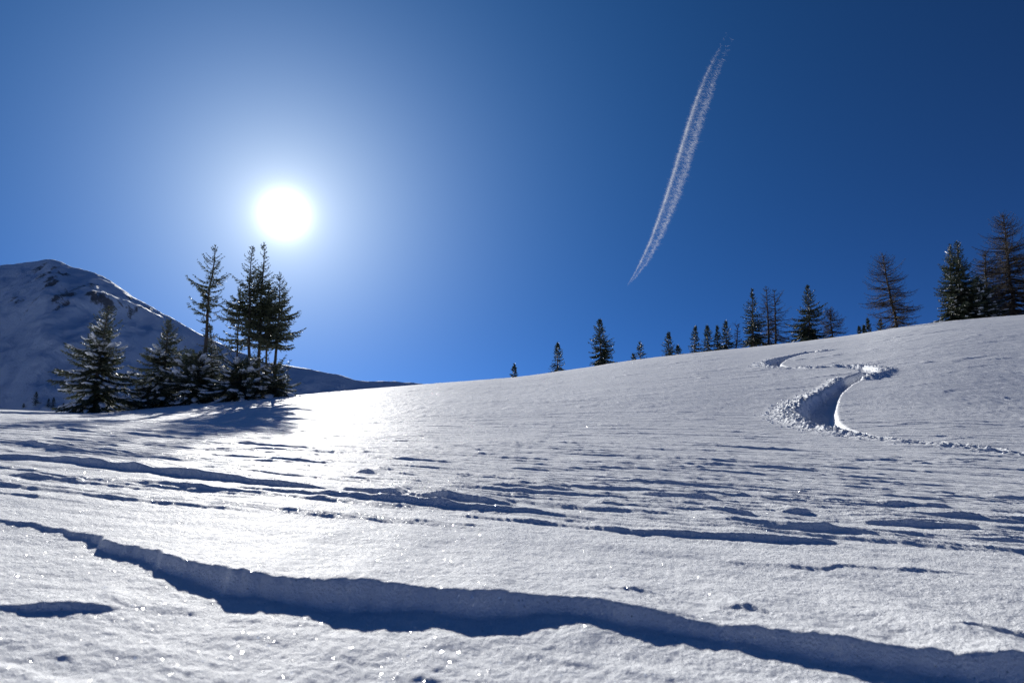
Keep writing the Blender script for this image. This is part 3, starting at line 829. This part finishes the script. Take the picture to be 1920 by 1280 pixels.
spruce(1272, (1271, 649), crest_y(1272) + 3, 18, 27, "very small spruce leaning against a dense small one", **D)
spruce(1302, (1304, 612), crest_y(1302) + 3, 30, 28, "small spruce at the low end of a row of four", **D)
spruce(1327, (1326, 611), crest_y(1327) + 4, 34, 29, "bushy small spruce, second in a row of four", **D)
spruce(1346, (1345, 612), crest_y(1346) + 3, 20, 30, "narrow small spruce, third in a row of four", **D)
spruce(1362, (1361, 603), crest_y(1362) + 4, 36, 31, "pointed spruce beside a crooked bare sapling", **D)
larch(1378, (1385, 607), crest_y(1378) + 3, 36, 32, "crooked bare larch sapling with its top bent over uphill", fork=1, bare=.3)
spruce(1412, (1411, 543), crest_y(1412) + 3, 58, 33, "tall dark spruce next to a pair of bare larches", gaps=.22, per=7, **D)
larch(1441, (1436, 536), crest_y(1441) + 3, 58, 34, "straight bare larch nearest the tall dark spruce", bare=.15)
larch(1454, (1452, 544), crest_y(1454) + 4, 84, 35, "bare larch with a side limb reaching uphill, twin of a straighter one", bare=.25, fork=1)
spruce(1519, (1515, 536), crest_y(1519) + 3, 72, 36, "dense dark spruce in front of a forked broken larch", gaps=.15, per=7, **D)
larch(1561, (1556, 578), crest_y(1561) + 3, 82, 37, "low broken larch with forked bare tops", fork=3, bare=.1)
spruce(1612, (1611, 613), crest_y(1612) + 4, 11, 38, "first of three tiny spruces below the big leaning larch", name="spruce_sapling", **D)
spruce(1620, (1620, 611), crest_y(1620) + 4, 9, 39, "middle of three tiny spruces below the big leaning larch", name="spruce_sapling", **D)
spruce(1629, (1627, 598), crest_y(1629) + 3, 15, 40, "tallest of three tiny spruces below the big leaning larch", name="spruce_sapling", **D)
spruce(1652, (1651, 601), crest_y(1652) + 3, 24, 41, "young spruce tucked against the foot of the big leaning larch", name="spruce_sapling", **D)
larch(1683, (1655, 476), crest_y(1683) + 2, 128, 42, "big leaning bare larch standing clear against the sky", per=6)
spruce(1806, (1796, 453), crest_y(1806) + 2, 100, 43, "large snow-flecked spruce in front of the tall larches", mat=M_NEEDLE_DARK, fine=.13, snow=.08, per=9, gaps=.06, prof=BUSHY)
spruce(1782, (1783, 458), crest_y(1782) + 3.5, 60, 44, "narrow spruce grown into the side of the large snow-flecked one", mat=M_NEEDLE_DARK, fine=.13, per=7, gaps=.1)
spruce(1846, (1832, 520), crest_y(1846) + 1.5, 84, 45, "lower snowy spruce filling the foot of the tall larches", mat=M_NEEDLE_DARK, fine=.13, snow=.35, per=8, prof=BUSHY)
larch(1902, (1880, 404), crest_y(1902) + 3, 176, 46, "tallest bare larch, at the top end of the crest", per=9, fine=.125)
larch(1856, (1848, 468), crest_y(1856) + 5, 96, 47, "slimmer bare larch behind the large snow-flecked spruce", per=7, fine=.15)

# far away at the mountain's foot
def mz(X, Y): return mountain_z(np.atleast_1d(X), np.atleast_1d(Y))[0]
for k, (px, py, hpx, lab) in enumerate([(66, 757, 22, "widest of the far spruces low on the shaded mountain"), (90, 762, 14, "small far spruce on the shaded mountain, between two bigger ones"), (99, 763, 17, "far spruce on the shaded mountain just beside the broad near spruce"),
                                        (119, 764, 9, "tiny far spruce on the shaded mountain, partly behind the broad near spruce"), (44, 764, 8, "tiny far spruce on the shaded mountain, nearest the picture edge")]):
    p, e = ray(px, py); yy = np.linspace(335, 1100, 1500)
    zz, _r = mountain_z(p * yy, yy); hit = int(np.argmax(CAM_H + e * yy < zz)); Y = float(yy[hit]); X = float(p * Y)
    H = hpx / FOC * Y
    o = root("spruce_tree", X, Y, float(zz[hit]) - 0.3, lab, "tree", "far spruces on the mountain foot")
    T, C, S = spruce_parts(H, H * .36, 60 + k, fine=max(.3, H * .05), whorl=H / 14, gaps=.1)
    T.build("trunk", M_BARK, o); C.build("crown", M_NEEDLE_DARK, o, smooth=False, mat2=M_BARK)

# ------------------------------------------------------------------ the vapour trail, ten kilometres off
m, N, L = new_mat("ice_cloud_wisps")
out = N.new("ShaderNodeOutputMaterial"); mx = N.new("ShaderNodeMixShader"); tr = N.new("ShaderNodeBsdfTransparent"); ad = N.new("ShaderNodeMixShader")
df = N.new("ShaderNodeBsdfDiffuse"); tl = N.new("ShaderNodeBsdfTranslucent")
df.inputs[0].default_value = (.95, .95, .95, 1); tl.inputs[0].default_value = (.95, .95, .95, 1)
ad.inputs[0].default_value = 0.5
L.new(df.outputs[0], ad.inputs[1]); L.new(tl.outputs[0], ad.inputs[2])
mx.inputs[0].default_value = 0.06
L.new(tr.outputs[0], mx.inputs[1]); L.new(ad.outputs[0], mx.inputs[2]); L.new(mx.outputs[0], out.inputs[0])
M_TRAIL = m
c_pts = [(1176, 536), (1190, 518), (1208, 490), (1226, 455), (1244, 410), (1262, 362), (1280, 305), (1298, 245), (1316, 190), (1334, 140), (1350, 105), (1372, 60)]
c_wid = [2, 8, 16, 20, 24, 28, 30, 30, 30, 26, 22, 26]       # full width in photograph pixels
c_den = [.08, .3, .55, .75, .9, 1, 1, .95, .62, .24, .06, .0]
DIST = 11000.0
rg = np.random.default_rng(77); tb = MB(); t0_, t1_, t2_, tw_ = [], [], [], []
s_in = np.linspace(0, 1, len(c_pts))
puff = np.convolve(rg.random(420), np.hanning(7) / 3, mode='same')
for k in range(15000):
    s = rg.random() ** 0.9
    if rg.random() > np.interp(s, s_in, c_den): continue
    px = np.interp(s, s_in, [c[0] for c in c_pts]); py = np.interp(s, s_in, [c[1] for c in c_pts]); wd = np.interp(s, s_in, c_wid)
    lane = rg.random(); pf_ = puff[int(s * 419)]
    if lane < 0.44: across = -0.40 + abs(rg.normal(0, .075))                # the tight strand, wisps trailing off one side
    elif lane < 0.72: across = 0.16 + 0.30 * pf_ + rg.normal(0, .10)       # the ragged strand
    else: across = -0.4 + 0.9 * rg.random()
    off = across * wd
    p, e = ray(px + off * 0.95, py + off * 0.32)
    Y = DIST * (1 + 0.006 * rg.normal()); unit_px = DIST / FOC
    c = np.array([p * Y, Y, CAM_H + e * Y])
    dv = unit(np.array([0.9, 0.5 * rg.normal(), -0.35 + 0.5 * rg.normal()]) * rg.choice((-1, 1)))
    ln = unit_px * wd * (0.05 + 0.17 * rg.random() ** 1.5); w = unit_px * (0.20 + 0.42 * rg.random())
    bow = rg.normal(size=3) * ln * .3
    t0_.append(c - dv * ln + bow); t1_.append(c); t2_.append(c + dv * ln + bow); tw_.append(w)
tw_ = np.array(tw_); tb.sticks(t0_, t1_, tw_ * .2, tw_); tb.sticks(t1_, t2_, tw_, tw_ * .2)
mid = ray(1280, 305)
tr_o = tb.build("contrail", M_TRAIL)
tag(tr_o, "thin white double-stranded vapour trail slanting across the blue sky", "contrail")
